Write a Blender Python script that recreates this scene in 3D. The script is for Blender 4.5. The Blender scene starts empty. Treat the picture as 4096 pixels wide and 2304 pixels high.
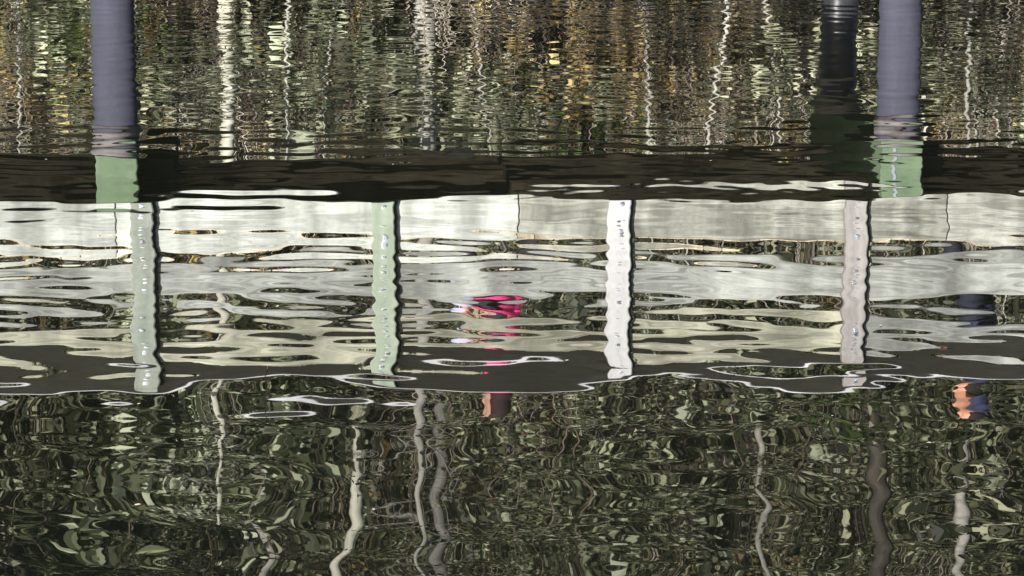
import bpy, bmesh, math, random
import numpy as np
from mathutils import Vector, Matrix

R = math.radians
sc = bpy.context.scene
C = sc.collection
rng = random.Random(7)

# ------------------------------------------------------------------ camera
cam = bpy.data.cameras.new('camera')
cam.lens = 110.0
cam.sensor_width = 36.0
cam.clip_start = 0.1
cam.clip_end = 600.0
cam_o = bpy.data.objects.new('camera', cam)
C.objects.link(cam_o)
cam_o.location = (0.0, 0.0, 2.9)
cam_o.rotation_euler = (R(90.0 - 12.9), 0.0, 0.0)
sc.camera = cam_o

# ------------------------------------------------------------------ sky + sun
SUN_EL, SUN_AZ = 30.0, 24.0          # azimuth measured from behind the camera towards its left
world = bpy.data.worlds.new('World')
sc.world = world
world.use_nodes = True
nt = world.node_tree
nt.nodes.clear()
wo = nt.nodes.new('ShaderNodeOutputWorld')
bg = nt.nodes.new('ShaderNodeBackground')
sky = nt.nodes.new('ShaderNodeTexSky')
sky.sky_type = 'NISHITA'
sky.sun_disc = False
sky.sun_elevation = R(SUN_EL)
sky.sun_rotation = R(180.0 + SUN_AZ)
bg.inputs['Strength'].default_value = 0.06
nt.links.new(sky.outputs[0], bg.inputs[0])
nt.links.new(bg.outputs[0], wo.inputs[0])
sun = bpy.data.lights.new('sun', 'SUN')
sun.energy = 4.8
sun.angle = R(0.5)
sun.color = (1.0, 0.965, 0.91)
sun_o = bpy.data.objects.new('sun', sun)
C.objects.link(sun_o)
sd = Vector((-math.sin(R(SUN_AZ)) * math.cos(R(SUN_EL)), -math.cos(R(SUN_AZ)) * math.cos(R(SUN_EL)), math.sin(R(SUN_EL))))
sun_o.rotation_euler = sd.to_track_quat('Z', 'Y').to_euler()
sun_o.location = sd * 60

sc.view_settings.view_transform = 'Standard'
sc.view_settings.look = 'None'
sc.view_settings.exposure = 2.28
sc.view_settings.gamma = 1.0
sc.view_settings.use_curve_mapping = False
sc.render.engine = 'CYCLES'
sc.cycles.use_denoising = True
sc.cycles.max_bounces = 8
sc.cycles.glossy_bounces = 4
sc.render.filter_size = 1.1

# ------------------------------------------------------------------ helpers
def tag(o, label=None, cat=None, group=None, kind=None):
    if label: o['label'] = label
    if cat: o['category'] = cat
    if group: o['group'] = group
    if kind: o['kind'] = kind
    return o

def empty(name, loc=(0, 0, 0), rz=0.0):
    o = bpy.data.objects.new(name, None)
    C.objects.link(o)
    o.location = loc
    o.rotation_euler = (0, 0, rz)
    o.empty_display_size = 0.1
    return o

def mobj(name, me, parent=None, mat=None):
    o = bpy.data.objects.new(name, me)
    C.objects.link(o)
    if parent is not None:
        o.parent = parent
    if mat is not None and not me.materials:
        me.materials.append(mat)
    return o

class MB:
    """collects verts / faces for one mesh"""
    def __init__(s):
        s.v, s.f, s.m = [], [], []
    def add(s, vs, fs, mi=0):
        n = len(s.v)
        s.v += [tuple(a) for a in vs]
        s.f += [tuple(i + n for i in f) for f in fs]
        s.m += [mi] * len(fs)
    def box(s, x0, x1, y0, y1, z0, z1, b=0.0, mi=0):
        if b <= 0:
            vs = [(x, y, z) for z in (z0, z1) for y in (y0, y1) for x in (x0, x1)]
            s.add(vs, [(0, 2, 3, 1), (4, 5, 7, 6), (0, 1, 5, 4), (2, 6, 7, 3), (0, 4, 6, 2), (1, 3, 7, 5)], mi)
            return
        bm = bmesh.new()
        bmesh.ops.create_cube(bm, size=1)
        for v in bm.verts:
            v.co = ((x0 + x1) / 2 + v.co.x * (x1 - x0), (y0 + y1) / 2 + v.co.y * (y1 - y0), (z0 + z1) / 2 + v.co.z * (z1 - z0))
        bmesh.ops.bevel(bm, geom=bm.edges[:], offset=b, segments=1, affect='EDGES')
        bm.verts.ensure_lookup_table()
        s.add([v.co[:] for v in bm.verts], [[v.index for v in f.verts] for f in bm.faces], mi)
        bm.free()
    def tube(s, pts, rad, n=6, cap=True, mi=0):
        pts = [Vector(p) for p in pts]
        k = len(pts)
        rings = []
        up = Vector((0.13, 0.97, 0.21))
        for i, p in enumerate(pts):
            d = (pts[min(i + 1, k - 1)] - pts[max(i - 1, 0)])
            d = d.normalized() if d.length > 1e-9 else Vector((0, 0, 1))
            a = d.cross(up)
            if a.length < 1e-3: a = d.cross(Vector((1, 0, 0)))
            a.normalize(); b = d.cross(a)
            r = rad[i]
            rings.append([p + a * (r * math.cos(6.28318 * j / n)) + b * (r * math.sin(6.28318 * j / n)) for j in range(n)])
        vs = [q for r_ in rings for q in r_]
        fs = []
        for i in range(k - 1):
            for j in range(n):
                fs.append((i * n + j, i * n + (j + 1) % n, (i + 1) * n + (j + 1) % n, (i + 1) * n + j))
        if cap:
            fs.append(tuple(range(n - 1, -1, -1)))
            fs.append(tuple((k - 1) * n + j for j in range(n)))
        s.add(vs, fs, mi)
    def leaf(s, p, d, nrm, L, W, mi=0):
        d = Vector(d).normalized(); nrm = Vector(nrm)
        w = d.cross(nrm)
        if w.length < 1e-4: w = Vector((1, 0, 0))
        w.normalize()
        p = Vector(p)
        u = w.cross(d) * (L * 0.12)
        s.add([p, p + d * (L * .45) + w * (W * .5) - u, p + d * L, p + d * (L * .45) - w * (W * .5) - u], [(0, 1, 2), (0, 2, 3)], mi)
    def mesh(s, name, mats=(), smooth=False):
        me = bpy.data.meshes.new(name)
        me.from_pydata(s.v, [], s.f)
        for m in mats: me.materials.append(m)
        if len(mats) > 1:
            me.polygons.foreach_set('material_index', s.m)
        if smooth:
            me.polygons.foreach_set('use_smooth', [True] * len(me.polygons))
        me.update()
        return me
    def build(s, name, mat, parent=None, smooth=False):
        mats = mat if isinstance(mat, (list, tuple)) else [mat]
        return mobj(name, s.mesh(name, mats, smooth), parent)

# ------------------------------------------------------------------ materials
def new_mat(name):
    m = bpy.data.materials.new(name)
    m.use_nodes = True
    return m, m.node_tree, m.node_tree.nodes['Principled BSDF']

def mat_noise(name, c1, c2, scale=8.0, stretch=(1, 1, 1), rough=0.8, rand=0.0, bump=0.0, c3=None, detail=6.0, metallic=0.0, spec=0.3, streak=None):
    """two/three tone noise, object coordinates, per-object brightness spread"""
    m, t, p = new_mat(name)
    N, L = t.nodes, t.links
    tc = N.new('ShaderNodeTexCoord')
    mp = N.new('ShaderNodeMapping')
    mp.inputs['Scale'].default_value = stretch
    oi = N.new('ShaderNodeObjectInfo')
    ad = N.new('ShaderNodeVectorMath'); ad.operation = 'ADD'
    sc_ = N.new('ShaderNodeMath'); sc_.operation = 'MULTIPLY'; sc_.inputs[1].default_value = 37.0
    L.new(oi.outputs['Random'], sc_.inputs[0])
    L.new(tc.outputs['Object'], mp.inputs[0])
    L.new(mp.outputs[0], ad.inputs[0]); L.new(sc_.outputs[0], ad.inputs[1])
    nz = N.new('ShaderNodeTexNoise')
    nz.inputs['Scale'].default_value = scale
    nz.inputs['Detail'].default_value = detail
    nz.inputs['Roughness'].default_value = 0.65
    L.new(ad.outputs[0], nz.inputs['Vector'])
    cr = N.new('ShaderNodeValToRGB')
    cr.color_ramp.elements[0].position = 0.32; cr.color_ramp.elements[0].color = (*c1, 1)
    cr.color_ramp.elements[1].position = 0.68; cr.color_ramp.elements[1].color = (*c2, 1)
    if c3:
        e = cr.color_ramp.elements.new(0.8); e.color = (*c3, 1)
    L.new(nz.outputs[0], cr.inputs[0])
    col = cr.outputs[0]
    for st, lo in (streak or ()):     # grain and stains with a shape of their own: (stretch, darkest factor)
        m2 = N.new('ShaderNodeMapping'); m2.inputs['Scale'].default_value = st
        L.new(ad.outputs[0], m2.inputs[0])
        n2 = N.new('ShaderNodeTexNoise'); n2.inputs['Scale'].default_value = 1.0; n2.inputs['Detail'].default_value = 5.0
        n2.inputs['Distortion'].default_value = 0.4
        L.new(m2.outputs[0], n2.inputs['Vector'])
        r2 = N.new('ShaderNodeMapRange'); r2.inputs['From Min'].default_value = 0.36; r2.inputs['From Max'].default_value = 0.60
        r2.inputs['To Min'].default_value = lo; r2.inputs['To Max'].default_value = 1.0
        L.new(n2.outputs[0], r2.inputs['Value'])
        x2 = N.new('ShaderNodeVectorMath'); x2.operation = 'SCALE'
        L.new(col, x2.inputs[0]); L.new(r2.outputs[0], x2.inputs['Scale'])
        col = x2.outputs[0]
    if rand > 0:
        mr = N.new('ShaderNodeMapRange')
        mr.inputs['To Min'].default_value = 1 - rand; mr.inputs['To Max'].default_value = 1 + rand
        L.new(oi.outputs['Random'], mr.inputs['Value'])
        mx = N.new('ShaderNodeVectorMath'); mx.operation = 'SCALE'
        L.new(col, mx.inputs[0]); L.new(mr.outputs[0], mx.inputs['Scale'])
        col = mx.outputs[0]
    L.new(col, p.inputs['Base Color'])
    p.inputs['Roughness'].default_value = rough
    p.inputs['Metallic'].default_value = metallic
    p.inputs['Specular IOR Level'].default_value = spec
    if bump > 0:
        b = N.new('ShaderNodeBump'); b.inputs['Strength'].default_value = bump; b.inputs['Distance'].default_value = 0.01
        L.new(nz.outputs[0], b.inputs['Height']); L.new(b.outputs[0], p.inputs['Normal'])
    return m

def mat_leaf(name, c1, c2, c3, scale=1.3, trans=0.35, rand=0.5):
    """foliage: colour varies leaf by leaf (white noise on the leaf island) and in clumps"""
    m, t, p = new_mat(name)
    N, L = t.nodes, t.links
    geo = N.new('ShaderNodeNewGeometry')
    cr = N.new('ShaderNodeValToRGB')
    cr.color_ramp.elements[0].position = 0.25; cr.color_ramp.elements[0].color = (*c1, 1)
    cr.color_ramp.elements[1].position = 0.88; cr.color_ramp.elements[1].color = (*c3, 1)
    e = cr.color_ramp.elements.new(0.6); e.color = (*c2, 1)
    L.new(geo.outputs['Random Per Island'], cr.inputs[0])
    oi = N.new('ShaderNodeObjectInfo')
    mr = N.new('ShaderNodeMapRange')
    mr.inputs['To Min'].default_value = 1 - rand; mr.inputs['To Max'].default_value = 1 + rand
    L.new(oi.outputs['Random'], mr.inputs['Value'])
    mx = N.new('ShaderNodeVectorMath'); mx.operation = 'SCALE'
    L.new(cr.outputs[0], mx.inputs[0]); L.new(mr.outputs[0], mx.inputs['Scale'])
    L.new(mx.outputs[0], p.inputs['Base Color'])
    p.inputs['Roughness'].default_value = 0.55
    p.inputs['Specular IOR Level'].default_value = 0.3
    if trans > 0:
        tr = N.new('ShaderNodeBsdfTranslucent')
        L.new(mx.outputs[0], tr.inputs[0])
        ms = N.new('ShaderNodeMixShader'); ms.inputs[0].default_value = trans
        out = [n for n in N if n.type == 'OUTPUT_MATERIAL'][0]
        L.new(p.outputs[0], ms.inputs[1]); L.new(tr.outputs[0], ms.inputs[2]); L.new(ms.outputs[0], out.inputs[0])
    return m

def mat_plain(name, c, rough=0.6, spec=0.3, metallic=0.0):
    m, t, p = new_mat(name)
    p.inputs['Base Color'].default_value = (*c, 1)
    p.inputs['Roughness'].default_value = rough
    p.inputs['Specular IOR Level'].default_value = spec
    p.inputs['Metallic'].default_value = metallic
    return m

M = {}
m, t, p = new_mat('still_dark_water')
p.inputs['Base Color'].default_value = (0.0022, 0.0026, 0.0018, 1)
p.inputs['Roughness'].default_value = 0.009
p.inputs['IOR'].default_value = 1.333
p.inputs['Specular IOR Level'].default_value = 0.5
M['water'] = m
LONG = (0.9, 6.0, 6.0)
M['fascia'] = mat_noise('bleached_timber', (0.28, 0.295, 0.26), (0.66, 0.695, 0.645), 1.7, (1.6, 1, 1.6), rand=0.14, bump=0.1, detail=8, streak=(((0.5, 1, 13), 0.66), ((3.2, 1, 0.5), 0.72)))
M['fascia_grey'] = mat_noise('greyed_timber', (0.17, 0.168, 0.14), (0.54, 0.545, 0.48), 1.7, (1.6, 1, 1.6), rand=0.14, bump=0.1, detail=8, streak=(((0.5, 1, 13), 0.55), ((3.2, 1, 0.5), 0.7)))
M['rail'] = mat_noise('weathered_timber', (0.17, 0.175, 0.16), (0.52, 0.54, 0.50), 1.8, (1.4, 1, 1.6), rand=0.2, bump=0.1, detail=8, streak=(((0.5, 1, 13), 0.5), ((2.2, 1, 0.8), 0.75)))
M['rail_y'] = mat_noise('yellowed_timber', (0.20, 0.20, 0.15), (0.54, 0.535, 0.42), 1.8, (1.2, 1, 1.6), rand=0.15, bump=0.1, detail=8, streak=(((0.5, 1, 13), 0.55), ((2.2, 1, 0.8), 0.75)))
M['post_a'] = mat_noise('post_grey_green', (0.20, 0.225, 0.19), (0.32, 0.35, 0.30), 3.0, (4, 4, 0.7), rand=0.06, bump=0.1)
M['post_b'] = mat_noise('post_pale_green', (0.22, 0.27, 0.20), (0.33, 0.38, 0.30), 3.0, (4, 4, 0.7), rand=0.06, bump=0.1)
M['post_c'] = mat_noise('post_white', (0.40, 0.40, 0.40), (0.55, 0.55, 0.54), 3.0, (4, 4, 0.7), rand=0.04, bump=0.1)
M['post_d'] = mat_noise('post_grey_beige', (0.21, 0.195, 0.185), (0.37, 0.35, 0.335), 3.0, (4, 4, 0.7), rand=0.06, bump=0.1)
M['cap'] = mat_noise('cap_timber', (0.20, 0.20, 0.19), (0.30, 0.30, 0.28), 3.0, LONG, rand=0.08)
M['cap_edge'] = mat_noise('cap_edge_timber', (0.34, 0.34, 0.35), (0.72, 0.72, 0.74), 1.6, (1.4, 6, 6))
M['deck'] = mat_noise('deck_timber', (0.22, 0.18, 0.11), (0.70, 0.58, 0.40), 3.0, (4, 0.8, 4), rand=0.35)
M['joist_dark'] = mat_noise('unlit_stringer_timber', (0.03, 0.025, 0.018), (0.12, 0.095, 0.06), 2.2, (1.0, 5, 3), rand=0.2)  # kept dark so the pale stringers read as lit patches
M['joist'] = mat_noise('stringer_timber', (0.12, 0.10, 0.06), (0.75, 0.62, 0.43), 2.2, (1.0, 5, 3), rand=0.15)  # pale tone stands in for rippling light on the underside
M['beam'] = mat_noise('green_treated_timber', (0.085, 0.13, 0.075), (0.14, 0.195, 0.115), 4.0, (1.5, 1, 1.5), rand=0.08, bump=0.1)
M['shade_dark'] = mat_noise('shade_black', (0.015, 0.014, 0.012), (0.03, 0.028, 0.024), 4.0, rand=0.1)  # near-black colour standing in for shade beside posts and beams
M['pile'] = mat_noise('grey_steel_pile', (0.044, 0.045, 0.064), (0.056, 0.057, 0.078), 5.0, (2, 2, 0.5), rough=0.8, rand=0.05, detail=4, spec=0.1)
M['pile_dark'] = mat_noise('shaded_pile', (0.018, 0.018, 0.022), (0.035, 0.035, 0.042), 5.0, (2, 2, 0.5), rough=0.35)  # darker pile colour, shade painted onto the back row
M['pcap'] = mat_noise('rusty_grey_steel', (0.10, 0.088, 0.085), (0.19, 0.175, 0.175), 7.0, rough=0.7, detail=8)
M['bolt'] = mat_plain('galvanised_bolt', (0.55, 0.57, 0.62), 0.3, 0.5, 0.9)
M['soil'] = mat_noise('dark_forest_soil', (0.008, 0.007, 0.005), (0.030, 0.025, 0.016), 1.6, detail=10)
M['bark_pale'] = mat_noise('pale_alder_bark', (0.17, 0.165, 0.145), (0.36, 0.345, 0.30), 3.0, (3, 3, 1.2), rand=0.2, detail=8)
M['bark_cream'] = mat_noise('cream_alder_bark', (0.30, 0.295, 0.23), (0.52, 0.51, 0.41), 3.0, (3, 3, 1.2), detail=8)
M['bark_grey'] = mat_noise('grey_bark', (0.075, 0.072, 0.062), (0.18, 0.175, 0.155), 3.0, (3, 3, 1.0), rand=0.25, detail=8)
M['bark_moss'] = mat_noise('mossy_bark', (0.06, 0.075, 0.025), (0.22, 0.22, 0.14), 2.5, (2, 2, 0.8), rand=0.2, detail=8)
M['bark_dark'] = mat_noise('dark_bark', (0.02, 0.018, 0.014), (0.06, 0.05, 0.04), 3.0, (3, 3, 0.7), rand=0.2)
M['twig'] = mat_leaf('pale_twig', (0.06, 0.05, 0.036), (0.20, 0.17, 0.13), (0.50, 0.46, 0.39), trans=0.0, rand=0.3)
M['twig_dark'] = mat_leaf('brown_twig', (0.03, 0.022, 0.015), (0.09, 0.07, 0.05), (0.22, 0.18, 0.14), trans=0.0, rand=0.3)
M['leaf_olive'] = mat_leaf('olive_leaf', (0.022, 0.024, 0.011), (0.105, 0.11, 0.058), (0.36, 0.365, 0.24))
M['leaf_moss'] = mat_leaf('moss_green_leaf', (0.030, 0.035, 0.016), (0.15, 0.17, 0.092), (0.46, 0.49, 0.34))
M['leaf_mid'] = mat_leaf('mid_olive_leaf', (0.05, 0.053, 0.026), (0.13, 0.14, 0.072), (0.33, 0.345, 0.22))
M['leaf_green'] = mat_leaf('fresh_green_leaf', (0.02, 0.035, 0.006), (0.055, 0.095, 0.014), (0.13, 0.19, 0.035))
M['leaf_ochre'] = mat_leaf('ochre_leaf', (0.10, 0.065, 0.02), (0.26, 0.18, 0.06), (0.48, 0.38, 0.16))
M['leaf_dry'] = mat_leaf('dry_grass', (0.12, 0.10, 0.06), (0.27, 0.23, 0.15), (0.46, 0.42, 0.30))
M['needle'] = mat_leaf('dark_needle', (0.008, 0.012, 0.005), (0.020, 0.030, 0.012), (0.05, 0.065, 0.03), trans=0.15)
M['litter'] = mat_leaf('leaf_litter', (0.012, 0.010, 0.007), (0.045, 0.038, 0.024), (0.20, 0.18, 0.12), trans=0.1, rand=0.0)

# ------------------------------------------------------------------ water: one sheet of real ripples
def water_sheet():
    Ng, Lg = 1024, 24.0
    dx = Lg / Ng
    r = np.random.default_rng(11)
    k1 = np.fft.fftfreq(Ng, dx) * 2 * np.pi
    KX, KY = np.meshgrid(k1, k1)
    K = np.hypot(KX, KY); K[0, 0] = 1e9
    lam = 2 * np.pi / K
    ang = np.arctan2(KX, KY)            # 0 = travels along the line of sight
    ang = (ang + np.pi / 2) % np.pi - np.pi / 2
    def band(l0, wid, rms, a0, spread, seed):
        rr = np.random.default_rng(seed)
        A = np.exp(-0.5 * (np.log(lam / l0) / wid) ** 2) / K      # slope spectrum -> height
        A = A * (0.14 + np.exp(-0.5 * ((ang - a0) / spread) ** 2)) / np.sqrt(K)
        h = np.fft.ifft2(np.fft.fft2(rr.standard_normal((Ng, Ng))) * A).real
        gy = np.gradient(h, dx, axis=0)
        return h * (rms / gy.std())
    h = band(1.7, 0.35, 0.0013, R(10), R(35), 269)
    yy = np.arange(Ng) * dx
    calm = (1.0 - 0.38 * np.exp(-0.5 * ((yy - 14.3) / 2.4) ** 2) )[:, None]
    calm_f = (0.82 - 0.26 * np.clip((12.2 - yy) / 1.5, 0, 1) + 0.3 * np.clip((yy - 15) / 3, 0, 1))[:, None]
    h = h + band(0.70, 0.25, 0.0029, R(-6), R(30), 625) * calm
    near = np.clip((12.4 - yy) / 2.4, 0, 1)[:, None]
    h = h + band(0.58, 0.22, 0.0038, R(6), R(52), 81) * near
    fine = band(0.27, 0.25, 0.0030, R(8), R(26), 159)
    # wind-rippled and calmer patches; short cat's-paw ripples towards the boardwalk
    env = band(3.5, 0.4, 1.0, 0.0, R(60), 4); env = env / env.std()
    h = h + fine * np.clip(1.0 + 0.35 * env, 0.35, 1.8) * calm_f
    tiny = band(0.13, 0.2, 0.0008, R(4), R(40), 91)
    h = h + tiny * np.clip(1.0 + 0.5 * np.roll(env, 377, 0), 0.2, 1.8)
    short = band(0.23, 0.22, 0.0060, R(0), R(75), 5)
    paw = np.clip((yy - 15.5) / 3.5, 0, 1) ** 1.3
    h = h + short * (paw[:, None] * np.clip(1.0 + 0.3 * np.roll(env, 211, 1), 0.4, 1.6) + 0.12)
    def axis(lo, hi, far_lo, far_hi):
        a = list(np.arange(round(lo / dx), round(hi / dx) + 1) * dx)
        s, x = dx, a[-1]
        while x < far_hi: s *= 1.05; x += s; a.append(x)
        s, x, b = dx, a[0], []
        while x > far_lo: s *= 1.05; x -= s; b.append(x)
        return np.array(b[::-1] + a)
    X = axis(-5.2, 5.2, -90, 90)
    Y = axis(6.3, 23.4, -30, 30)
    def spac(a):
        d = np.gradient(a); return np.clip(1 - (d - 0.06) / 0.14, 0, 1)
    GX, GY = np.meshgrid(X, Y)
    fade = np.minimum(spac(X)[None, :], spac(Y)[:, None])
    u, v = (GX / dx) % Ng, (GY / dx) % Ng
    i0, j0 = np.floor(u + 1e-6).astype(int), np.floor(v + 1e-6).astype(int)
    fu, fv = np.clip(u - i0, 0, 1), np.clip(v - j0, 0, 1)
    i0 %= Ng; j0 %= Ng
    i1, j1 = (i0 + 1) % Ng, (j0 + 1) % Ng
    Z = (h[j0, i0] * (1 - fu) + h[j0, i1] * fu) * (1 - fv) + (h[j1, i0] * (1 - fu) + h[j1, i1] * fu) * fv
    Z = Z * fade
    ny, nx = GX.shape
    co = np.stack([GX, GY, Z], -1).reshape(-1, 3).astype(np.float32)
    idx = np.arange(nx * ny).reshape(ny, nx)
    q = np.stack([idx[:-1, :-1], idx[:-1, 1:], idx[1:, 1:], idx[1:, :-1]], -1).reshape(-1, 4)
    me = bpy.data.meshes.new('water')
    me.vertices.add(len(co)); me.vertices.foreach_set('co', co.ravel())
    me.loops.add(q.size); me.loops.foreach_set('vertex_index', q.ravel().astype(np.int32))
    me.polygons.add(len(q)); me.polygons.foreach_set('loop_start', np.arange(0, q.size, 4, dtype=np.int32))
    me.polygons.foreach_set('use_smooth', np.ones(len(q), dtype=bool))
    me.update(calc_edges=True)
    o = mobj('water', me, None, M['water'])
    tag(o, 'dark rippled water mirroring the boardwalk and the wooded bank', 'water', kind='structure')
water_sheet()

# ------------------------------------------------------------------ hillside
def hill_z(x, y):
    s = y - 27.2 + 0.35 * math.sin(x * 0.7) + 0.2 * math.sin(x * 1.9 + 1)
    z = 0.66 * s if s > 0 else 0.5 * s
    z += (0.18 * math.sin(x * 0.9 + y * 0.6) + 0.12 * math.sin(x * 2.1 - y * 1.3 + 2) + 0.05 * math.sin(5 * x + 3.1 * y)) * min(1, max(0, s * 0.5))
    if y > 75: z -= 0.5 * (y - 75)
    return z
def hillside():
    xs = np.concatenate([np.linspace(-80, -16, 33), np.linspace(-15.6, 15.6, 105), np.linspace(16, 80, 33)])
    ys = np.concatenate([np.linspace(24.5, 48, 80), np.linspace(48.6, 100, 50)])
    mb = MB()
    mb.v = [(x, y, hill_z(x, y)) for y in ys for x in xs]
    n = len(xs)
    mb.f = [(j * n + i, j * n + i + 1, (j + 1) * n + i + 1, (j + 1) * n + i) for j in range(len(ys) - 1) for i in range(n - 1)]
    mb.m = [0] * len(mb.f)
    o = mb.build('hillside', M['soil'], None, True)
    tag(o, 'steep dark earth bank rising behind the boardwalk', 'hillside', kind='structure')
hillside()

# ------------------------------------------------------------------ boardwalk (local frame: u along, v away from the viewer)
PHI = R(3.0)
PIER = Matrix.Translation((0, 23.0, 0)) @ Matrix.Rotation(PHI, 4, 'Z')
U0, U1, W = -12.6, 12.6, 2.15
Z_BOT, Z_DECK = 1.667, 2.06
walk = empty('boardwalk', PIER @ Vector((0, 0, 0)), PHI)
tag(walk, 'timber boardwalk on round piles crossing the water in front of the wooded bank', 'boardwalk')

# deck planks
pm = MB(); pm.box(-0.0675, 0.0675, -W / 2 + 0.05, W / 2 - 0.05, -0.02, 0.02, 0.003)
pme = pm.mesh('deck_plank', [M['deck']])
k = 0
u = U0 + 0.07
while u < U1:
    o = mobj('deck_plank', pme, walk); o.location = (u, W / 2, Z_DECK - 0.02 + rng.uniform(-.002, .002))
    u += 0.142
# stringers; pale and dark mix paints light thrown up off the water
sm = MB(); sm.box(-2.09, 2.09, -0.035, 0.035, 1.685, 2.017, 0.004)
sme = sm.mesh('stringer', [M['joist']])
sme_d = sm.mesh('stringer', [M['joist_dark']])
for v in (0.10, 0.42, 0.75, 1.08, 1.41, 1.74, 2.04):
    for i in range(6):
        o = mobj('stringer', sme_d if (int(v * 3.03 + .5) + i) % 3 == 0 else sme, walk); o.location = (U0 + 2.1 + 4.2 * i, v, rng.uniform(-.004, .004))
# fascia boards, front and back
joints = [-12.6, -9.2, -6.35, -2.96, 0.05, 3.3, 6.2, 9.4, 12.6]
for a, b in zip(joints[:-1], joints[1:]):
    for v in (0.0, W - 0.045):
        fm = MB(); L = (b - a) / 2 - 0.004
        fm.box(-L, L, 0, 0.045, -0.187, 0.181, 0.006)
        o = fm.build('fascia_board', M['fascia'] if a < 0 else M['fascia_grey'], walk); o.location = ((a + b) / 2, v, (Z_BOT + 2.047) / 2 + rng.uniform(-.004, .004))
# bents: front pile, back pile, steel caps, cross beam, blocking
# the bents are a little skewed: the back pile stands further to the left
def cyl(r, h, n=28, top=True, bev=0.012):
    b = MB()
    b.tube([(0, 0, 0), (0, 0, h - bev), (0, 0, h)], [r, r, r - bev * .6], n)
    return b
pile_me = cyl(0.162, 3.97).mesh('pile', [M['pile']], True)
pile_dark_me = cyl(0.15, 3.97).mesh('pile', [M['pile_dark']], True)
cap_me = cyl(0.178, 0.165, 28, True, 0.02).mesh('pile_cap', [M['pcap']], True)
for ub in (-8.85, -2.955, 2.935, 8.82):
    SK = -0.10 if ub < 0 else -0.20
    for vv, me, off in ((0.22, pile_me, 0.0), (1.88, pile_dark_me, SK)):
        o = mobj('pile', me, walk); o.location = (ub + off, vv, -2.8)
        o = mobj('pile_cap', cap_me, walk); o.location = (ub + off, vv, 1.168)
    b = MB(); b.box(-0.155, 0.155, 0, W - 0.1, 0, 0.334, 0.008)
    for i, v_ in enumerate(b.v): b.v[i] = (v_[0] + SK * v_[1] / 1.66, v_[1], v_[2])
    bo = b.build('cross_beam', M['beam'], walk); bo.location = (ub + 0.01, 0.02, 1.336)
    # strap and added blocking beside the beam
    if ub > 0:
        b = MB(); b.box(-0.013, 0.013, -0.006, 0.0, 0.05, 0.30, 0.002)
        so = b.build('strap', M['bolt'], bo); so.location = (-0.07, -0.001, 0.0); so.rotation_euler = (0, R(4), 0)
    b = MB(); b.box(0, 0.24, 0, 0.6, 0.06, 0.335, 0.006)  # black block added in place of the beam's shaded flank
    o = b.build('flank_shade', M['shade_dark'], walk); o.location = (ub + 0.18, 0.55, 1.34)

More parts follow.
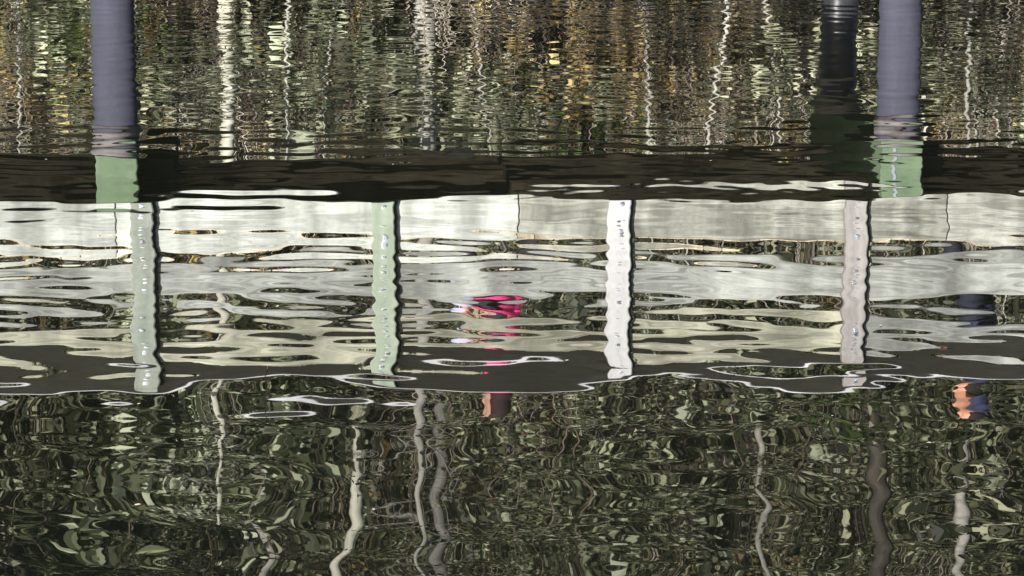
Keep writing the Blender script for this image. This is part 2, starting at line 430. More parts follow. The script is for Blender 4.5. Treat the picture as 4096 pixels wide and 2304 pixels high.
# ------------------------------------------------------------------ railings
def railing(v_face, out, label, detail):
    """v_face = outer face of the boards; out = -1 when the posts stand on the viewer's side"""
    rl = empty('railing', PIER @ Vector((0, v_face, 0)), PHI)
    tag(rl, label, 'railing')
    posts = [(-0.976 + 1.786 * i) for i in range(-6, 8)]
    mats = {4: 'post_a', 5: 'post_a', 6: 'post_b', 7: 'post_c', 8: 'post_d', 9: 'post_b'}
    bolt = MB(); bolt.tube([(0, 0, 0), (0, -0.006, 0), (0, -0.0065, 0), (0, -0.018, 0)], [0.021, 0.021, 0.0125, 0.011], 8)
    bolt_me = bolt.mesh('bolt', [M['bolt']])
    for i, u in enumerate(posts):
        mm = M[mats.get(i, ('post_a', 'post_b', 'post_d')[i % 3])]
        b = MB(); b.box(-0.083, 0.083, min(0, out * 0.095), max(0, out * 0.095), Z_BOT - 0.01, 3.048, 0.008)
        po = b.build('post', mm, rl); po.location = (u, out * 0.0015, 0); po.rotation_euler = (0, R(rng.uniform(-.35, .35)), 0)
        if detail:
            pk = MB(); pk.box(0.05, 0.107, out * 0.03, 0, Z_BOT, 3.03, 0.002)  # black strip added along the post to paint its cast shadow
            o = pk.build('shadow_strip', M['shade_dark'], po); o.location = (0, -0.002, 0)
            for z in (1.73, 1.86, 1.98, 2.24, 2.40, 2.70, 2.81, 2.95):
                o = mobj('bolt', bolt_me, po); o.location = (0.004 + rng.uniform(-.012, .012), out * 0.095, z + rng.uniform(-.015, .015))
    # rails: two-bay boards, butt-jointed behind alternate posts
    for (z0, z1, ph, mset) in ((2.150, 2.478, 0, ('rail', 'rail', 'rail')), (2.662, 2.866, 1, ('rail_y', 'rail', 'rail_y'))):
        i = -1 + ph
        j = 0
        while i < len(posts):
            a = posts[max(i, 0)] if i >= 0 else U0; b_ = posts[i + 2] if i + 2 < len(posts) else U1
            if b_ - a > 0.2:
                L = (b_ - a) / 2 - 0.003
                bb = MB(); bb.box(-L, L, min(0, -out * 0.04), max(0, -out * 0.04), -(z1 - z0) / 2, (z1 - z0) / 2, 0.005)
                o = bb.build('rail_board', M[mset[j % 3]], rl); o.location = ((a + b_) / 2, -out * 0.001, (z0 + z1) / 2 + rng.uniform(-.004, .004)); o.rotation_euler = (0, R(rng.uniform(-.05, .05)), 0)
            i += 2; j += 1
    # sloping cap plank: outer edge high, inner edge low
    cl = [U0, -8.9, -5.4, -1.87, 1.7, 5.3, 8.9, U1]
    for a, b_ in zip(cl[:-1], cl[1:]):
        L = (b_ - a) / 2 - 0.003
        bb = MB(); d0, d1, zt = out * 0.115, -out * 0.165, 0.030
        zo, zi = 3.057, 2.925
        bb.add([(x, y, z) for x in (-L, L) for (y, z) in ((d0, zo), (d1, zi), (d1, zi + zt), (d0, zo + zt))],
               [(0, 1, 2, 3), (7, 6, 5, 4), (0, 4, 5, 1), (1, 5, 6, 2), (2, 6, 7, 3), (3, 7, 4, 0)])
        o = bb.build('cap_rail', M['cap'], rl); o.location = ((a + b_) / 2, 0, 0)
        ee = MB(); e0 = out * 0.1165; ee.box(-L, L, min(e0, e0 + out * 0.02), max(e0, e0 + out * 0.02), zo + 0.003, zo + zt - 0.007, 0.002)
        eo = ee.build('edge_strip', M['cap_edge'], o)
    return rl
railing(0.0, -1, 'pale plank railing with bolted posts on the open-water side of the boardwalk', True)
def kerb_rail():
    rl = empty('kerb_rail', PIER @ Vector((0, W - 0.10, 0)), PHI)
    tag(rl, 'low timber kerb rail along the bank side of the boardwalk deck', 'railing')
    bl = MB(); bl.box(-.06, .06, -.04, .04, Z_DECK, Z_DECK + .1, .005); ble = bl.mesh('block', [M['rail']])
    for i in range(14):
        o = mobj('block', ble, rl); o.location = (U0 + .6 + i * 1.84, 0, 0)
    for i in range(7):
        bb = MB(); bb.box(-1.795, 1.795, -.055, .055, Z_DECK + .1, Z_DECK + .19, .008)
        o = bb.build('kerb_board', M['rail'], rl); o.location = (U0 + 1.8 + 3.6 * i, 0, 0.001)
kerb_rail()

# ------------------------------------------------------------------ plants
def rv(s=1.0):
    return Vector((rng.gauss(0, s), rng.gauss(0, s), rng.gauss(0, s)))

def stem_path(base, d, L, n, bend):
    p, d = Vector(base), Vector(d).normalized()
    out = [p.copy()]
    for i in range(n):
        d = (d + rv(bend)).normalized()
        p = p + d * (L / n)
        out.append(p.copy())
    return out

def shrub_mesh(name, nst, H, spread, nleaf, L, lm, twigm, lean=0.25, rad=0.008):
    st, lf = MB(), MB()
    for _ in range(nst):
        a = rng.uniform(0, 6.283); r0 = spread * 0.35 * math.sqrt(rng.random())
        d = Vector((math.cos(a) * lean * rng.random(), math.sin(a) * lean * rng.random(), 1))
        h = H * rng.uniform(0.45, 1.0)
        P = stem_path((math.cos(a) * r0, math.sin(a) * r0, -0.1), d, h, 5, 0.08)
        rr = rad * rng.uniform(0.6, 1.5)
        st.tube(P, [rr * (1 - 0.14 * i) for i in range(6)], 3, False)
        for i in (2, 3, 4):
            if rng.random() < 0.7:
                Q = stem_path(P[i], (P[i] - P[i - 1]).normalized() + rv(0.55), h * rng.uniform(.12, .3), 3, 0.15)
                st.tube(Q, [rr * .55, rr * .45, rr * .35, rr * .2], 3, False)
                for _ in range(max(1, nleaf // (nst * 3))):
                    q = Q[rng.randrange(1, 4)] + rv(0.05)
                    lf.leaf(q, rv() + Vector((0, 0, -0.2)), rv(.6) + Vector((0, -.4, 1)), L * rng.uniform(.6, 1.3), L * rng.uniform(.35, .7))
    return st.mesh('stems', [M[twigm]]), lf.mesh('leaves', [M[lm]])

def grass_mesh(n, H, mat):
    b = MB()
    for _ in range(n):
        a = rng.uniform(0, 6.283); r0 = 0.22 * math.sqrt(rng.random())
        p = Vector((math.cos(a) * r0, math.sin(a) * r0, -0.05)); d = Vector((math.cos(a) * .3, math.sin(a) * .3, 1)) + rv(.12)
        h = H * rng.uniform(.5, 1); w = rng.uniform(.006, .014); s = Vector((math.sin(a), -math.cos(a), 0)) * w
        q = p + d * (h * .55); e = q + (d + Vector((math.cos(a) * .6, math.sin(a) * .6, -.5))) * (h * .4)
        b.add([p - s, p + s, q + s * .8, q - s * .8, e], [(0, 1, 2, 3), (3, 2, 4)])
    return b.mesh('blades', [M[mat]])

def fern_mesh():
    b = MB()
    for k in range(11):
        a = 6.283 * k / 11 + rng.uniform(-.2, .2); L = rng.uniform(.6, .95)
        dr = Vector((math.cos(a), math.sin(a), 0)); sd_ = Vector((-math.sin(a), math.cos(a), 0))
        for i in range(1, 14):
            t_ = i / 14
            p = dr * (L * t_ * .9) + Vector((0, 0, L * (1.0 * t_ - 0.85 * t_ * t_)))
            w = 0.15 * L * math.sin(3.14 * (0.12 + 0.86 * t_))
            for s in (-1, 1):
                b.leaf(p, sd_ * s + dr * .35 + Vector((0, 0, -.15)), Vector((0, 0, 1)), w * 1.3, 0.05 * L)
    return b.mesh('fronds', [M['leaf_moss']])

def place(name, parts, loc, rz, s, label, cat, group):
    o = empty(name, loc, rz); o.scale = (s, s, s * rng.uniform(.9, 1.15))
    tag(o, label, cat, group)
    for nm, me in parts:
        mobj(nm, me, o)
    return o

bare = [shrub_mesh('bare', 20, 2.2, 1.5, 60, 0.10, 'leaf_dry', 'twig', 0.30, 0.015) for _ in range(3)]
brown = [shrub_mesh('brown', 20, 1.9, 1.5, 200, 0.15, 'leaf_ochre', 'twig_dark', 0.40, 0.010) for _ in range(2)]
olive = [shrub_mesh('olive', 18, 2.0, 1.7, 440, 0.22, 'leaf_olive', 'twig_dark', 0.5, 0.008) for _ in range(3)]
mossy = [shrub_mesh('mossy', 16, 1.9, 1.7, 380, 0.27, 'leaf_moss', 'twig_dark', 0.5, 0.008) for _ in range(3)]
thick = [shrub_mesh('thick', 20, 2.0, 1.8, 1000, 0.13, 'leaf_mid', 'twig_dark', 0.55, 0.008) for _ in range(3)]
green = [shrub_mesh('green', 20, 1.5, 1.5, 420, 0.13, 'leaf_green', 'twig_dark', 0.5, 0.007) for _ in range(2)]
tuft = [grass_mesh(150, 1.0, 'leaf_dry') for _ in range(2)]
fern = [fern_mesh() for _ in range(2)]
KINDS = {
    'bare':  (bare, 'bare_shrub', 'leafless shrub of pale upright twigs on the bank', 'shrub', 'pale leafless shrubs on the bank'),
    'brown': (brown, 'bare_shrub', 'brown shrub with ochre leaves on the bank', 'shrub', 'ochre twiggy shrubs on the bank'),
    'olive': (olive, 'leafy_shrub', 'dull olive green leafy shrub on the bank', 'shrub', 'olive shrubs on the bank'),
    'mossy': (mossy, 'leafy_shrub', 'pale moss green leafy shrub on the bank', 'shrub', 'moss green shrubs on the bank'),
    'thick': (thick, 'leafy_shrub', 'dense small leaved olive shrub on the bank', 'shrub', 'dense olive shrubs on the slope'),
    'green': (green, 'leafy_shrub', 'low fresh green leafy bush on the bank', 'bush', 'fresh green bushes on the bank'),
}
def sized(s, a, b):
    return 'small' if s < a else ('middling' if s < b else 'tall')
def where(x, y):
    h = 'at the water edge' if y < 28.5 else 'on the lower bank' if y < 31.6 else 'on the middle of the slope' if y < 40 else 'high on the slope'
    near = min(((abs(x - ux_), t_) for ux_, t_ in ((-2.7, 'the cream alder'), (-0.8, 'the thick pinkish alder'), (2.9, 'the shaded back pile'))), key=lambda q: q[0])
    return h + (' near ' + near[1] if near[0] < 1.1 and y < 31.6 else '')
def put_shrub(kind, x, y, s=1.0):
    lst, nm, lab, cat, grp = KINDS[kind]
    st, lf = rng.choice(lst)
    return place(nm, (('stems', st), ('leaves', lf)), (x, y, hill_z(x, y) - 0.02), rng.uniform(0, 6.28), s, sized(s, .8, 1.15) + ' ' + lab.replace('on the bank', where(x, y)), cat, grp)

# brush along the foot of the bank (seen under the deck)
def tone(x, y):
    w = {'bare': 1.4, 'brown': 2.2, 'olive': 1.5, 'mossy': 3.2, 'green': 0.5}
    if -1.6 < x < -0.2: w['bare'] += 2.5
    if x < -4.3: w['brown'] += 3
    if 0.3 < x < 2.0: w['mossy'] += 4
    if 0.9 < x < 2.6: w['brown'] += 2.5
    if x < -3.2: w['green'] += 1.0; w['brown'] += .6; w['olive'] += 1.5
    if 2.6 < x < 3.6: w['green'] += 1.2
    ks = list(w); return rng.choices(ks, [w[k] for k in ks])[0]
for row, (y0, nn, wx) in enumerate(((27.9, 20, 7.5), (28.9, 22, 8.0), (29.9, 21, 8.5), (31.0, 20, 9.0), (32.3, 16, 9.5))):
    for i in range(nn):
        x = -wx + 2 * wx * (i + rng.uniform(0.05, .95)) / nn
        y = y0 + rng.uniform(-.45, .45)
        put_shrub(tone(x, y), x, y, rng.uniform(.55, 1.0) if row < 2 else rng.uniform(.75, 1.2))
# slope higher up (seen over the railing)
for row in range(9):
    y0 = 34.0 + row * 2.5; wx = 9.5 + row * 1.0
    for i in range(18):
        x = -wx + 2 * wx * (i + rng.uniform(0.0, 1.0)) / 18
        y = y0 + rng.uniform(-1.2, 1.2)
        put_shrub(rng.choices(['bare', 'brown', 'olive', 'mossy', 'thick', 'green'], [.4, .4, 1.6, 2.2, 6.0, .5 + (1.5 if x > 3 else 0)])[0], x, y, rng.uniform(.9, 1.5))
for i in range(22):
    x, y = rng.uniform(-8, 8), rng.uniform(27.5, 31.5)
    place('grass_tuft', (('blades', rng.choice(tuft)),), (x, y, hill_z(x, y)), rng.uniform(0, 6), rng.uniform(.7, 1.3), 'tuft of dry straw coloured grass ' + where(x, y), 'grass tuft', 'dry grass tufts on the bank')
for i in range(60):
    x, y = rng.uniform(-10, 10), rng.uniform(28.5, 46)
    place('fern', (('fronds', rng.choice(fern)),), (x, y, hill_z(x, y)), rng.uniform(0, 6), rng.uniform(.9, 1.5), 'sword fern with arching fronds ' + where(x, y), 'fern', 'ferns on the slope')

# leaf litter and low growth over the slope
def litter():
    b = MB()
    for _ in range(60000):
        y = 27.3 + 27 * rng.random() ** 1.2; x = rng.uniform(-1, 1) * (7 + (y - 27) * 0.25)
        p = Vector((x, y, hill_z(x, y) + 0.02 + 0.10 * rng.random()))
        b.leaf(p, (rng.gauss(0, 1), rng.gauss(0, 1), rng.gauss(0.2, .5)), (rng.gauss(0, .5), -0.6 + rng.gauss(0, .5), 1), rng.uniform(.05, .15), rng.uniform(.03, .09))
    o = b.build('ground_cover', M['litter'])
    tag(o, 'fallen leaves and low weeds covering the earth slope', 'ground cover', kind='stuff')
litter()
def undergrowth():
    b = MB()
    r2 = random.Random(5)
    for _ in range(2600):
        y = 33.2 + 26 * r2.random(); x = r2.uniform(-1, 1) * (9 + (y - 33) * 0.2)
        n_ = r2.randrange(6, 16)
        for _ in range(n_):
            p = Vector((x + r2.gauss(0, .16), y + r2.gauss(0, .16), 0)); p.z = hill_z(p.x, p.y) + r2.uniform(.03, .4)
            b.leaf(p, (r2.gauss(0, 1), r2.gauss(0, 1), r2.gauss(.2, .5)), (r2.gauss(0, .5), -0.6 + r2.gauss(0, .5), 1), r2.uniform(.08, .17), r2.uniform(.05, .10))
    o = b.build('undergrowth', M['leaf_mid'])
    tag(o, 'low moss green undergrowth spread over the upper slope', 'undergrowth', kind='stuff')
undergrowth()

# trees
def tree_mesh(H, r, lean, nlimb, nleaf, L, first=0.25, bend=0.035, limb_up=0.9, limb_len=0.28):
    tk, lb, lf = MB(), MB(), MB()
    n = 16
    P = stem_path((0, 0, -0.4), (lean[0], lean[1], 1), H, n, bend)
    rad = [r * (1.25 if i == 0 else 1) * (1 - 0.9 * i / n) for i in range(n + 1)]
    tk.tube(P, rad, 8)
    for k in range(nlimb):
        t_ = first + (0.97 - first) * (k + rng.random()) / nlimb
        i = min(n - 1, int(t_ * n)); p = P[i].lerp(P[i + 1], t_ * n - i)
        a = rng.uniform(0, 6.283); l_ = H * limb_len * (1.15 - t_) * rng.uniform(.6, 1.2) + .3
        Q = stem_path(p, (math.cos(a), math.sin(a), limb_up * rng.uniform(.3, 1.2)), l_, 6, 0.16)
        r0 = max(.007, rad[i] * .42)
        lb.tube(Q, [r0 * (1 - .14 * j) for j in range(7)], 5, False)
        for j in (2, 3, 4, 5, 6):
            for _ in range(2):
                T = stem_path(Q[j], rv(.7) + Vector((0, 0, .25)), l_ * rng.uniform(.15, .4), 3, .2)
                lb.tube(T, [r0 * .35, r0 * .3, r0 * .22, r0 * .1], 3, False)
                for _ in range(int(nleaf / (nlimb * 10)) + (rng.random() < (nleaf / (nlimb * 10)) % 1)):
                    lf.leaf(T[rng.randrange(1, 4)] + rv(.12), rv() + Vector((0, 0, -.4)), rv(.6) + Vector((0, -.3, 1)), L * rng.uniform(.6, 1.3), L * rng.uniform(.4, .8))
    return tk.mesh('trunk', [], True), lb.mesh('limbs', [], True), lf.mesh('crown', [])

def conifer_mesh(H, r):
    tk, lb, lf = MB(), MB(), MB()
    P = stem_path((0, 0, -0.4), (0, 0, 1), H, 12, .012)
    tk.tube(P, [r * (1 - .92 * i / 12) for i in range(13)], 8)
    for k in range(46):
        t_ = .08 + .9 * k / 46; i = min(11, int(t_ * 12)); p = P[i].lerp(P[i + 1], t_ * 12 - i)
        for _ in range(2):
            a = rng.uniform(0, 6.283); l_ = (1.05 - t_) * H * .2 * rng.uniform(.7, 1.15) + .25
            d = Vector((math.cos(a), math.sin(a), .05))
            Q = [p, p + d * l_ * .5, p + d * l_ + Vector((0, 0, -.22 * l_))]
            lb.tube(Q, [.02, .014, .005], 3, False)
            for _ in range(34):
                s = rng.random(); q = (Q[0].lerp(Q[1], s * 2) if s < .5 else Q[1].lerp(Q[2], s * 2 - 1)) + rv(.04)
                lf.leaf(q, Vector((-d.y, d.x, 0)) * rng.choice((-1, 1)) + d * .6 + Vector((0, 0, -.45)), rv(.3) + Vector((0, 0, 1)), rng.uniform(.14, .34), .09)
    return tk.mesh('trunk', [], True), lb.mesh('limbs', [], True), lf.mesh('crown', [])

def put_tree(meshes, mats, x, y, label, group, rz=None, s=1.0, name='alder_tree'):
    o = empty(name, (x, y, hill_z(x, y)), rng.uniform(0, 6.28) if rz is None else rz); o.scale = (s, s, s)
    tag(o, label, 'tree', group)
    for nm, me, mt in zip(('trunk', 'limbs', 'crown'), meshes, mats):
        if not me.materials: me.materials.append(M[mt])
        mobj(nm, me, o)
    return o

FPX = 2576 * 110 / 36.0
def ux(px, depth):                       # distance to the side of a thing seen DEPTH metres away
    return (px - 1288) / FPX * depth * 1.025
# trunks standing out on the lower bank
put_tree(tree_mesh(5.6, .095, (0.0, 0), 9, 160, .11, .75, .016), ('bark_cream', 'bark_pale', 'leaf_moss'), ux(585, 28.5), 28.5, 'slim cream barked alder at the water edge', None, 0)
put_tree(tree_mesh(6.2, .13, (0.01, 0), 9, 160, .1, .7, .02), ('bark_pale', 'bark_grey', 'leaf_olive'), ux(1070, 28.9), 28.9, 'thick pale pinkish alder trunk on the lower bank', None, 0)
# the bright forked birch above the railing and its neighbours
b1 = tree_mesh(12, .085, (-0.01, 0), 9, 120, .08, .3, .035, 1.0, .3)
put_tree(b1, ('bark_cream', 'bark_pale', 'leaf_moss'), ux(915, 36.2), 36.2, 'bright pale barked tree with forking limbs rising behind the railing', None, 0)
put_tree(tree_mesh(14, .09, (0.0, 0), 11, 420, .12, .35, .03), ('bark_grey', 'bark_grey', 'leaf_olive'), ux(1110, 37.5), 37.5, 'straight light grey tree next to the forked pale tree', None, 0)
put_tree(tree_mesh(15, .13, (0.02, 0), 12, 300, .09, .4, .03), ('bark_dark', 'bark_dark', 'leaf_olive'), ux(2195, 36.6), 36.6, 'dark trunked tree rising behind the last grey railing post', None, 0)
grey = [tree_mesh(rng.uniform(11, 14), rng.uniform(.05, .08), (rng.uniform(-.05, .05), 0), 10, 300, .12, .3, .035) for _ in range(4)]
for g in grey: g[0].materials.append(M['bark_pale']); g[1].materials.append(M['bark_grey']); g[2].materials.append(M['leaf_moss'])
moss = [tree_mesh(rng.uniform(11, 15), rng.uniform(.05, .08), (rng.uniform(-.06, .06), 0), 14, 900, .20, .2, .04) for _ in range(3)]
for g in moss: g[0].materials.append(M['bark_moss']); g[1].materials.append(M['bark_moss']); g[2].materials.append(M['leaf_olive'])
sap = [tree_mesh(rng.uniform(5.0, 6.4), rng.uniform(.03, .045), (rng.uniform(-.08, .08), 0), 9, 110, .07, .25, .05) for _ in range(4)]
for g in sap: g[0].materials.append(M['bark_pale']); g[1].materials.append(M['twig']); g[2].materials.append(M['leaf_moss'])
con = [conifer_mesh(rng.uniform(8, 11), .12) for _ in range(2)]
for g in con: g[0].materials.append(M['bark_dark']); g[1].materials.append(M['bark_dark']); g[2].materials.append(M['needle'])
nn3 = (None, None, None)
for px, y in ((1920, 38.2), (2450, 38.5), (640, 39)):
    put_tree(rng.choice(grey), nn3, ux(px, y), y, 'slender grey barked alder ' + where(ux(px, y), y), 'slender grey alders on the slope', None, rng.uniform(.9, 1.1))
for i in range(8):
    y = 46 + 34 * rng.random(); x = rng.uniform(-1, 1) * y * .24
    put_tree(rng.choice(grey), nn3, x, y, 'slender grey barked alder ' + where(x, y), 'slender grey alders on the slope', None, rng.uniform(.9, 1.25))
for i in range(24):
    y = 42 + 30 * rng.random(); x = rng.uniform(-1, 1) * y * .25
    put_tree(rng.choice(moss), nn3, x, y, 'moss covered tree with olive leaves ' + where(x, y), 'mossy trees on the slope', None, rng.uniform(.85, 1.2))
for i in range(14):
    y = 27.9 + 3 * rng.random(); x = rng.uniform(-1, 1) * y * .22
    put_tree(rng.choice(sap), nn3, x, y, 'thin pale sapling ' + where(x, y), 'thin saplings in the brush', None, rng.uniform(.4, .6), 'sapling_tree')
for px, y, s_ in ((365, 27.7, .9), (745, 27.6, .8), (870, 28.2, .8), (1180, 27.8, .7), (1610, 27.9, .9), (1835, 27.6, 1.0), (1905, 28.0, .9), (2420, 27.7, .9), (60, 27.8, .8)):
    put_tree(rng.choice(sap), nn3, ux(px, y), y, 'thin pale sapling at the very edge of the water', 'thin saplings in the brush', None, s_ * .68, 'sapling_tree')
for x, y in ((-5.6, 37.5), (-6.6, 40), (-8, 36), (0.2, 47), (5.2, 48), (8.5, 42), (-9, 44), (6, 56), (-1, 57)):
    put_tree(rng.choice(con), nn3, x, y, 'dark needled conifer among the alders ' + where(x, y), 'dark conifers among the alders', None, rng.uniform(.8, 1.15), 'conifer_tree')

# ------------------------------------------------------------------ people
def skin_mesh(chains, sub=2):
    """chains: list of lists of (co, radius) sharing joints by position -> smooth mesh"""
    V, E, Rr, idx = [], [], [], {}
    roots = []
    for ch in chains:
        prev = None
        for co, r in ch:
            key = tuple(round(c, 4) for c in co)
            if key not in idx:
                idx[key] = len(V); V.append(co); Rr.append(r)
            i = idx[key]
            if prev is not None: E.append((prev, i))
            prev = i
    me = bpy.data.meshes.new('skeleton'); me.from_pydata(V, E, []); me.update()
    o = bpy.data.objects.new('skeleton', me); C.objects.link(o)
    md = o.modifiers.new('skin', 'SKIN'); md.use_smooth_shade = True
    par = list(range(len(V)))
    def find(i):
        while par[i] != i: i = par[i]
        return i
    for a, b in E: par[find(a)] = find(b)
    seen = set()
    for i, sv in enumerate(me.skin_vertices[0].data):
        sv.radius = (Rr[i], Rr[i])
        f = find(i); sv.use_root = f not in seen; seen.add(f)
    sb = o.modifiers.new('sub', 'SUBSURF'); sb.levels = sub; sb.render_levels = sub
    dg = bpy.context.evaluated_depsgraph_get(); dg.update()
    out = bpy.data.meshes.new_from_object(o.evaluated_get(dg))
    bpy.data.objects.remove(o)
    out.polygons.foreach_set('use_smooth', [True] * len(out.polygons))
    return out

def head_mesh(c, h=0.225):
    """a head looking along +x with brow, nose, lips, chin and ears"""
    bm = bmesh.new()
    bmesh.ops.create_uvsphere(bm, u_segments=40, v_segments=28, radius=1.0)
    def g(v, q, s): return math.exp(-((v - Vector(q)).length_squared) / (2 * s * s))
    for v in bm.verts:
        p = v.co.copy()
        x, y, z = p
        d = Vector((x * 0.43, y * 0.335 * (1 - 0.18 * max(0, -z)), z * 0.5))
        if z < 0 and x > 0: d.x += 0.03 * -z
        if z < -0.2 and x < 0: d.x *= 1 - 0.35 * (-z - .2)
        d.x += 0.100 * g(p, (0.98, 0, -0.14), .11) + 0.05 * g(p, (0.99, 0, 0.02), .09)      # nose
        d.x -= 0.035 * (g(p, (.92, .33, .06), .13) + g(p, (.92, -.33, .06), .13))           # eye sockets
        d.x += 0.022 * g(p, (.94, 0, .22), .25)                                             # brow
        d.x += 0.030 * g(p, (.90, 0, -.44), .10) - 0.015 * g(p, (.87, 0, -.56), .06)        # mouth
        d.x += 0.050 * g(p, (.72, 0, -.75), .20)                                            # chin
        s = 1 if y > 0 else -1
        d.y += s * 0.06 * g(p, (-.08, s * 1.0, -.02), .14)                                  # ears
        v.co = Vector(c) + d * h
    me = bpy.data.meshes.new('head'); bm.to_mesh(me); bm.free()
    return me

def joined(name, meshes, mat, voxel=None):
    bm = bmesh.new()
    for m_ in meshes: bm.from_mesh(m_)
    me = bpy.data.meshes.new(name); bm.to_mesh(me); bm.free()
    if voxel:
        o = bpy.data.objects.new('tmp', me); C.objects.link(o)
        rm = o.modifiers.new('r', 'REMESH'); rm.mode = 'VOXEL'; rm.voxel_size = voxel; rm.use_smooth_shade = True
        dg = bpy.context.evaluated_depsgraph_get(); dg.update()
        me2 = bpy.data.meshes.new_from_object(o.evaluated_get(dg)); bpy.data.objects.remove(o)
        me = me2
    me.materials.clear(); me.materials.append(mat)
    me.polygons.foreach_set('use_smooth', [True] * len(me.polygons))
    return me

def hand_chains(w, d, side):
    """palm + five curled fingers from wrist W along direction D; SIDE = +1/-1 puts the thumb up/inwards"""
    w, d = Vector(w), Vector(d).normalized()
    up = Vector((0, 0, 1)); lat = d.cross(up).normalized() * side; up = lat.cross(d).normalized() * side
    palm = [[(tuple(w), .024), (tuple(w + d * .045), .030), (tuple(w + d * .085), .032)]]
    for k, (o_, L) in enumerate(((.030, .075), (.010, .085), (-.010, .080), (-.030, .062))):
        b = w + d * .07 + up * o_
        p1 = w + d * .095 + up * o_; p2 = p1 + d * L * .45 + lat * L * .18; p3 = p2 + d * L * .2 + lat * L * .4
        palm.append([(tuple(b), .0095), (tuple(p1), .0095), (tuple(p2), .0085), (tuple(p3), .007)])
    t0 = w + d * .03 + up * .022; t1 = t0 + d * .03 + up * .03 + lat * .012; t2 = t1 + d * .03 + up * .008 + lat * .012
    palm.append([(tuple(t0), .011), (tuple(t1), .010), (tuple(t2), .008)])
    return palm

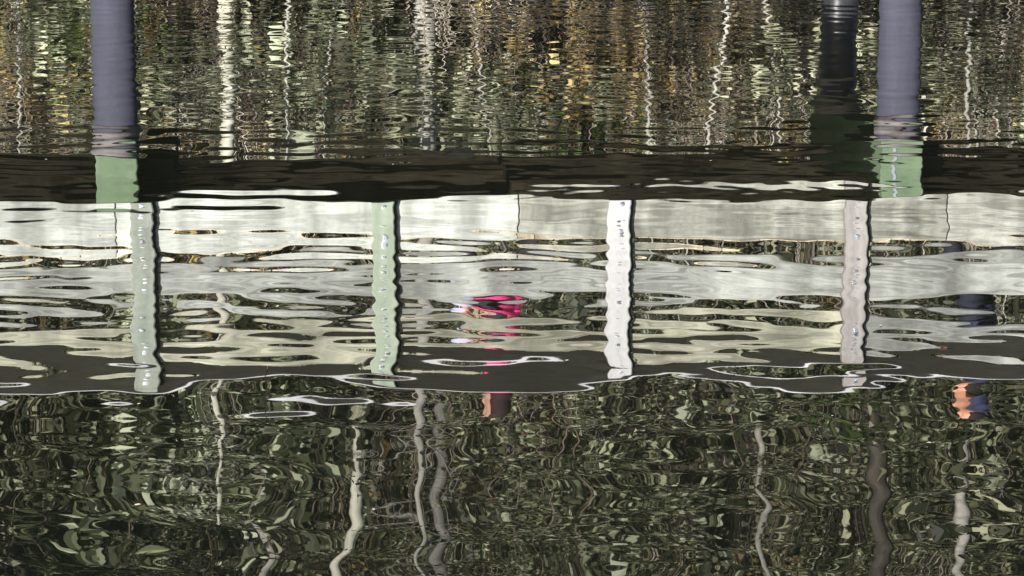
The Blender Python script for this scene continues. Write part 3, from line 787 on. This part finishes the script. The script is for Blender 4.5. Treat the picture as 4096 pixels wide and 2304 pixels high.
def person(loc, rz, label, J, mats, scale=1.0, hair_long=False, hood=False, hem=0.0, short=False):
    root = empty('person', loc, rz); root.scale = (scale,) * 3
    tag(root, label, 'person')
    pel, spi, che, nek, hd = J['pelvis'], J['spine'], J['chest'], J['neck'], J['head']
    torso = [[(pel, .125), (spi, .118), (che, .145), (nek, .058), ((nek[0] + .012, nek[1], nek[2] + .07), .052)]]
    arms, legs, hands, shoes = [], [], [], []
    for s, k in ((1, 'l'), (-1, 'r')):
        sh, el, wr = J['sh' + k], J['el' + k], J['wr' + k]
        arms.append([(che, .145), (sh, .062), (el, .043), (wr, .029)])
        d = Vector(wr) - Vector(el)
        hands += hand_chains(wr, d if 'hd' + k not in J else J['hd' + k], -s)
        hip, kn, an, toe = J['hip' + k], J['kn' + k], J['an' + k], J['toe' + k]
        mid = tuple((Vector(hip) + Vector(kn)) / 2)
        calf = tuple(Vector(kn).lerp(Vector(an), .35))
        legs.append([(pel, .125), (hip, .098), (mid, .082), (kn, .058), (calf, .060), (an, .040)])
        shoes.append([(an, .046), (tuple(Vector(an) + Vector((-.02, 0, -.05))), .046), (tuple(Vector(an).lerp(Vector(toe), .6) + Vector((0, 0, -.012))), .046), (toe, .036)])
    body = joined('body', [skin_mesh(torso + arms + legs), head_mesh(hd)] + [skin_mesh([h_], 2) for h_ in hands], mats['skin'], 0.007)
    mobj('body', body, root)
    base = joined('base', [skin_mesh(torso + arms + legs)], mats['skin'], 0.008)
    def garment(name, keep, grow, mat):
        bm = bmesh.new(); bm.from_mesh(base); bm.normal_update()
        bmesh.ops.delete(bm, geom=[v for v in bm.verts if not keep(v.co)], context='VERTS')
        for v in bm.verts: v.co += v.normal * grow(v.co)
        me = bpy.data.meshes.new(name); bm.to_mesh(me); bm.free(); me.materials.clear(); me.materials.append(mat)
        me.polygons.foreach_set('use_smooth', [True] * len(me.polygons))
        o = mobj(name, me, root); md = o.modifiers.new('cloth', 'SOLIDIFY'); md.thickness = .006; md.offset = 1
        return o
    W2 = [Vector(J['wrl']), Vector(J['wrr'])]; E2 = [Vector(J['ell']), Vector(J['elr'])]
    def arm_end(c): return any((c - e).dot((w - e).normalized()) > .02 and (c - (w + e) / 2).length < .22 for w, e in zip(W2, E2)) if short else any((c - w).dot((w - e).normalized()) > -.035 and (c - w).length < .09 for w, e in zip(W2, E2))
    def on_arm(c): return any((c - (w + e) / 2).length < .16 for w, e in zip(W2, E2))
    hz = pel[2] - hem
    mobj_j = garment('jacket', lambda c: (c.z > hz or on_arm(c)) and c.z < nek[2] + (.0 if short else .045) and not arm_end(c),
        lambda c: .014 + (.03 * max(0, pel[2] + .05 - c.z) / .2 if not on_arm(c) else 0) + .004 * math.sin(c.z * 60 + c.y * 25), mats['top'])
    garment('trousers', lambda c: c.z < pel[2] + .03 and not on_arm(c) and not any((c - Vector(J['an' + k])).length < .055 for k in 'lr') and abs(c.y) < .2,
        lambda c: .007, mats['leg'])
    for s_ in shoes:
        mobj('shoe', joined('shoe', [skin_mesh([s_])], mats['shoe'], 0.007), root)
    # hair: a cap over the crown and back of the head, optionally hanging to the shoulders
    bm = bmesh.new(); bmesh.ops.create_uvsphere(bm, u_segments=72, v_segments=52, radius=1.0)
    for v in bm.verts:
        x, y, z = v.co
        d = Vector((x * .455 - .035, y * .37, z * .51 + .03))
        if hair_long and z < 0: d.z *= 1.9; d.x = d.x * .8 - .10
        v.co = Vector(hd) + d * .225
    kill = [v for v in bm.verts if (v.co.x - hd[0]) > .035 + .3 * max(0, (v.co.z - hd[2] - .045)) and v.co.z < hd[2] + .072 or (not hair_long and v.co.z < hd[2] - .045)]
    bmesh.ops.delete(bm, geom=kill, context='VERTS')
    me = bpy.data.meshes.new('hair'); bm.to_mesh(me); bm.free(); me.materials.append(mats['hair'])
    me.polygons.foreach_set('use_smooth', [True] * len(me.polygons))
    ho = mobj('hair', me, root); sm_ = ho.modifiers.new('thick', 'SOLIDIFY'); sm_.thickness = 0.012; sm_.offset = 1
    if hood:
        b = MB(); n = 20
        for j, (dz, r1) in enumerate(((-.13, .098), (-.09, .105), (-.05, .095), (-.05, .082), (-.10, .075))):
            for i in range(n):
                a = 6.28318 * i / n
                b.v.append((hd[0] - .045 + r1 * math.cos(a), hd[1] + r1 * math.sin(a), hd[2] + dz - .02 + (-.035 * math.cos(a))))
        for j in range(4):
            for i in range(n): b.f.append((j * n + i, j * n + (i + 1) % n, (j + 1) * n + (i + 1) % n, (j + 1) * n + i)); b.m.append(0)
        b.build('collar', mats['top'], root, True)
    for s in (-1, 1):                      # eyes
        bm = bmesh.new(); bmesh.ops.create_uvsphere(bm, u_segments=12, v_segments=8, radius=.0085)
        me = bpy.data.meshes.new('eye'); bm.to_mesh(me); bm.free(); me.materials.append(mats['eye'])
        o = mobj('eye', me, root); o.location = (hd[0] + .077, hd[1] + s * .030, hd[2] + .006)
    return root

skin_m = mat_noise('skin', (0.36, 0.20, 0.14), (0.48, 0.27, 0.19), 6, rough=0.5)
walkJ = dict(pelvis=(0, 0, .95), spine=(.012, 0, 1.14), chest=(.02, 0, 1.33), neck=(.025, 0, 1.50), head=(.06, 0, 1.635),
    shl=(.02, .185, 1.43), shr=(.02, -.185, 1.43), hipl=(.01, .09, .90), hipr=(-.01, -.09, .90),
    knl=(.24, .09, .52), anl=(.31, .09, .10), toel=(.45, .09, .035), knr=(-.06, -.09, .50), anr=(-.36, -.09, .20), toer=(-.27, -.09, .05))
deck_at = lambda u, v: PIER @ Vector((u, v, Z_DECK))
# woman in pink walking along the deck, a pale bag held in front of her
J1 = dict(walkJ); J1.update(ell=(.02, .23, 1.14), elr=(.03, -.23, 1.14), wrl=(.22, .12, .98), wrr=(.23, -.10, .95))
woman = person(deck_at(0.0, 1.45), PHI + math.pi - R(18), 'dark haired person in a pink jacket and black leggings walking behind the railing',
    J1, dict(skin=skin_m, top=mat_noise('pink_cloth', (0.72, 0.035, 0.17), (0.85, 0.06, 0.24), 5), leg=mat_noise('black_leggings', (.012, .012, .016), (.03, .03, .038), 6),
    shoe=mat_plain('red_black_shoe', (.05, .012, .014)), hair=mat_noise('dark_brown_hair', (.012, .006, .006), (.035, .016, .014), 12, (8, 8, 1)), eye=mat_plain('eye', (.03, .02, .015), .1)), 0.97, hair_long=True, hem=.16, short=True)
bag = MB()
bag.tube([(0, 0, -.17), (0, 0, -.165), (0, 0, -.06), (0, 0, -.01), (0, 0, 0)], [.07, .10, .105, .085, .05], 16)
bago = bag.build('handbag', mat_noise('lavender_cloth', (.36, .36, .52), (.50, .50, .66), 6), None, True)
bago.location = PIER @ Vector((0.0 - .31, 1.53, Z_DECK + .885)); bago.rotation_euler = (0, 0, PHI)
tag(bago, 'pale lavender cloth bag held by the person in pink', 'bag')
hb = MB(); hb.tube([(-.045, 0, -.004), (-.045, 0, .05), (-.02, 0, .075), (.02, 0, .075), (.045, 0, .05), (.045, 0, -.004)], [.006] * 6, 6)
hb.build('handle', mat_plain('lavender_strap', (.4, .4, .55)), bago)
# man in navy, phone held up at chest height
J2 = dict(walkJ); J2.update(ell=(-.01, .25, 1.14), elr=(.04, -.24, 1.15), wrl=(.22, .05, 1.17), wrr=(.27, -.14, 1.22), hdr=(.8, .1, .5), hdl=(.8, -.35, .35),
    head=(.07, 0, 1.63))
navy = mat_noise('navy_cloth', (.012, .014, .036), (.034, .037, .085), 5)
man = person(deck_at(3.89, 1.50), PHI + math.pi, 'person in navy jacket and dark trousers looking at a phone behind the railing',
    J2, dict(skin=mat_noise('tanned_skin', (0.52, 0.24, 0.15), (0.64, 0.33, 0.21), 6, rough=.5), top=navy, leg=mat_noise('dark_navy_denim', (.006, .007, .014), (.016, .017, .03), 8), shoe=mat_plain('black_shoe', (.01, .01, .012)),
    hair=mat_noise('black_hair', (.008, .006, .005), (.025, .017, .014), 12, (8, 8, 1)), eye=mat_plain('eye', (.03, .02, .015), .1)), 1.03, hood=True, hem=.12)
ph = MB(); ph.box(-.036, .036, -.0045, .0045, -.075, .075, .003)
pho = ph.build('phone', mat_plain('silver_grey_case', (.45, .45, .55), .35, .5))
pho.location = PIER @ Vector((3.89 - .385, 1.61, Z_DECK + 1.33)); pho.rotation_euler = (R(-30), R(30), PHI + math.pi / 2)
tag(pho, 'slim pale phone held up by the person in navy', 'phone')
sm_ = MB(); sm_.box(-.032, .032, .0046, .0056, -.068, .068)
sm_.build('screen', mat_plain('dark_glass', (.01, .01, .012), .05, .5), pho)

# ------------------------------------------------------------------ flecks adrift on the water
fl = MB(); fl.add([(-.5, 0, .0), (-.15, -.3, .08), (.3, -.22, .06), (.55, .05, .0), (.2, .3, .1), (-.25, .26, .06)], [(0, 1, 2, 3, 4, 5)])
flm = fl.mesh('floating_leaf', [mat_noise('dry_leaf', (.14, .12, .08), (.32, .29, .22), 4, rand=.3)])
for i in range(22):
    y = rng.uniform(8.5, 21); x = rng.uniform(-.16, .16) * y
    o = mobj('floating_leaf', flm); sz = rng.uniform(.009, .022); o.scale = (sz, sz, sz * .5)
    o.location = (x, y, .0025); o.rotation_euler = (0, 0, rng.uniform(0, 6.28))
    tag(o, 'tiny pale dead leaf fleck floating on the dark water', 'leaf', 'leaf flecks adrift on the water')
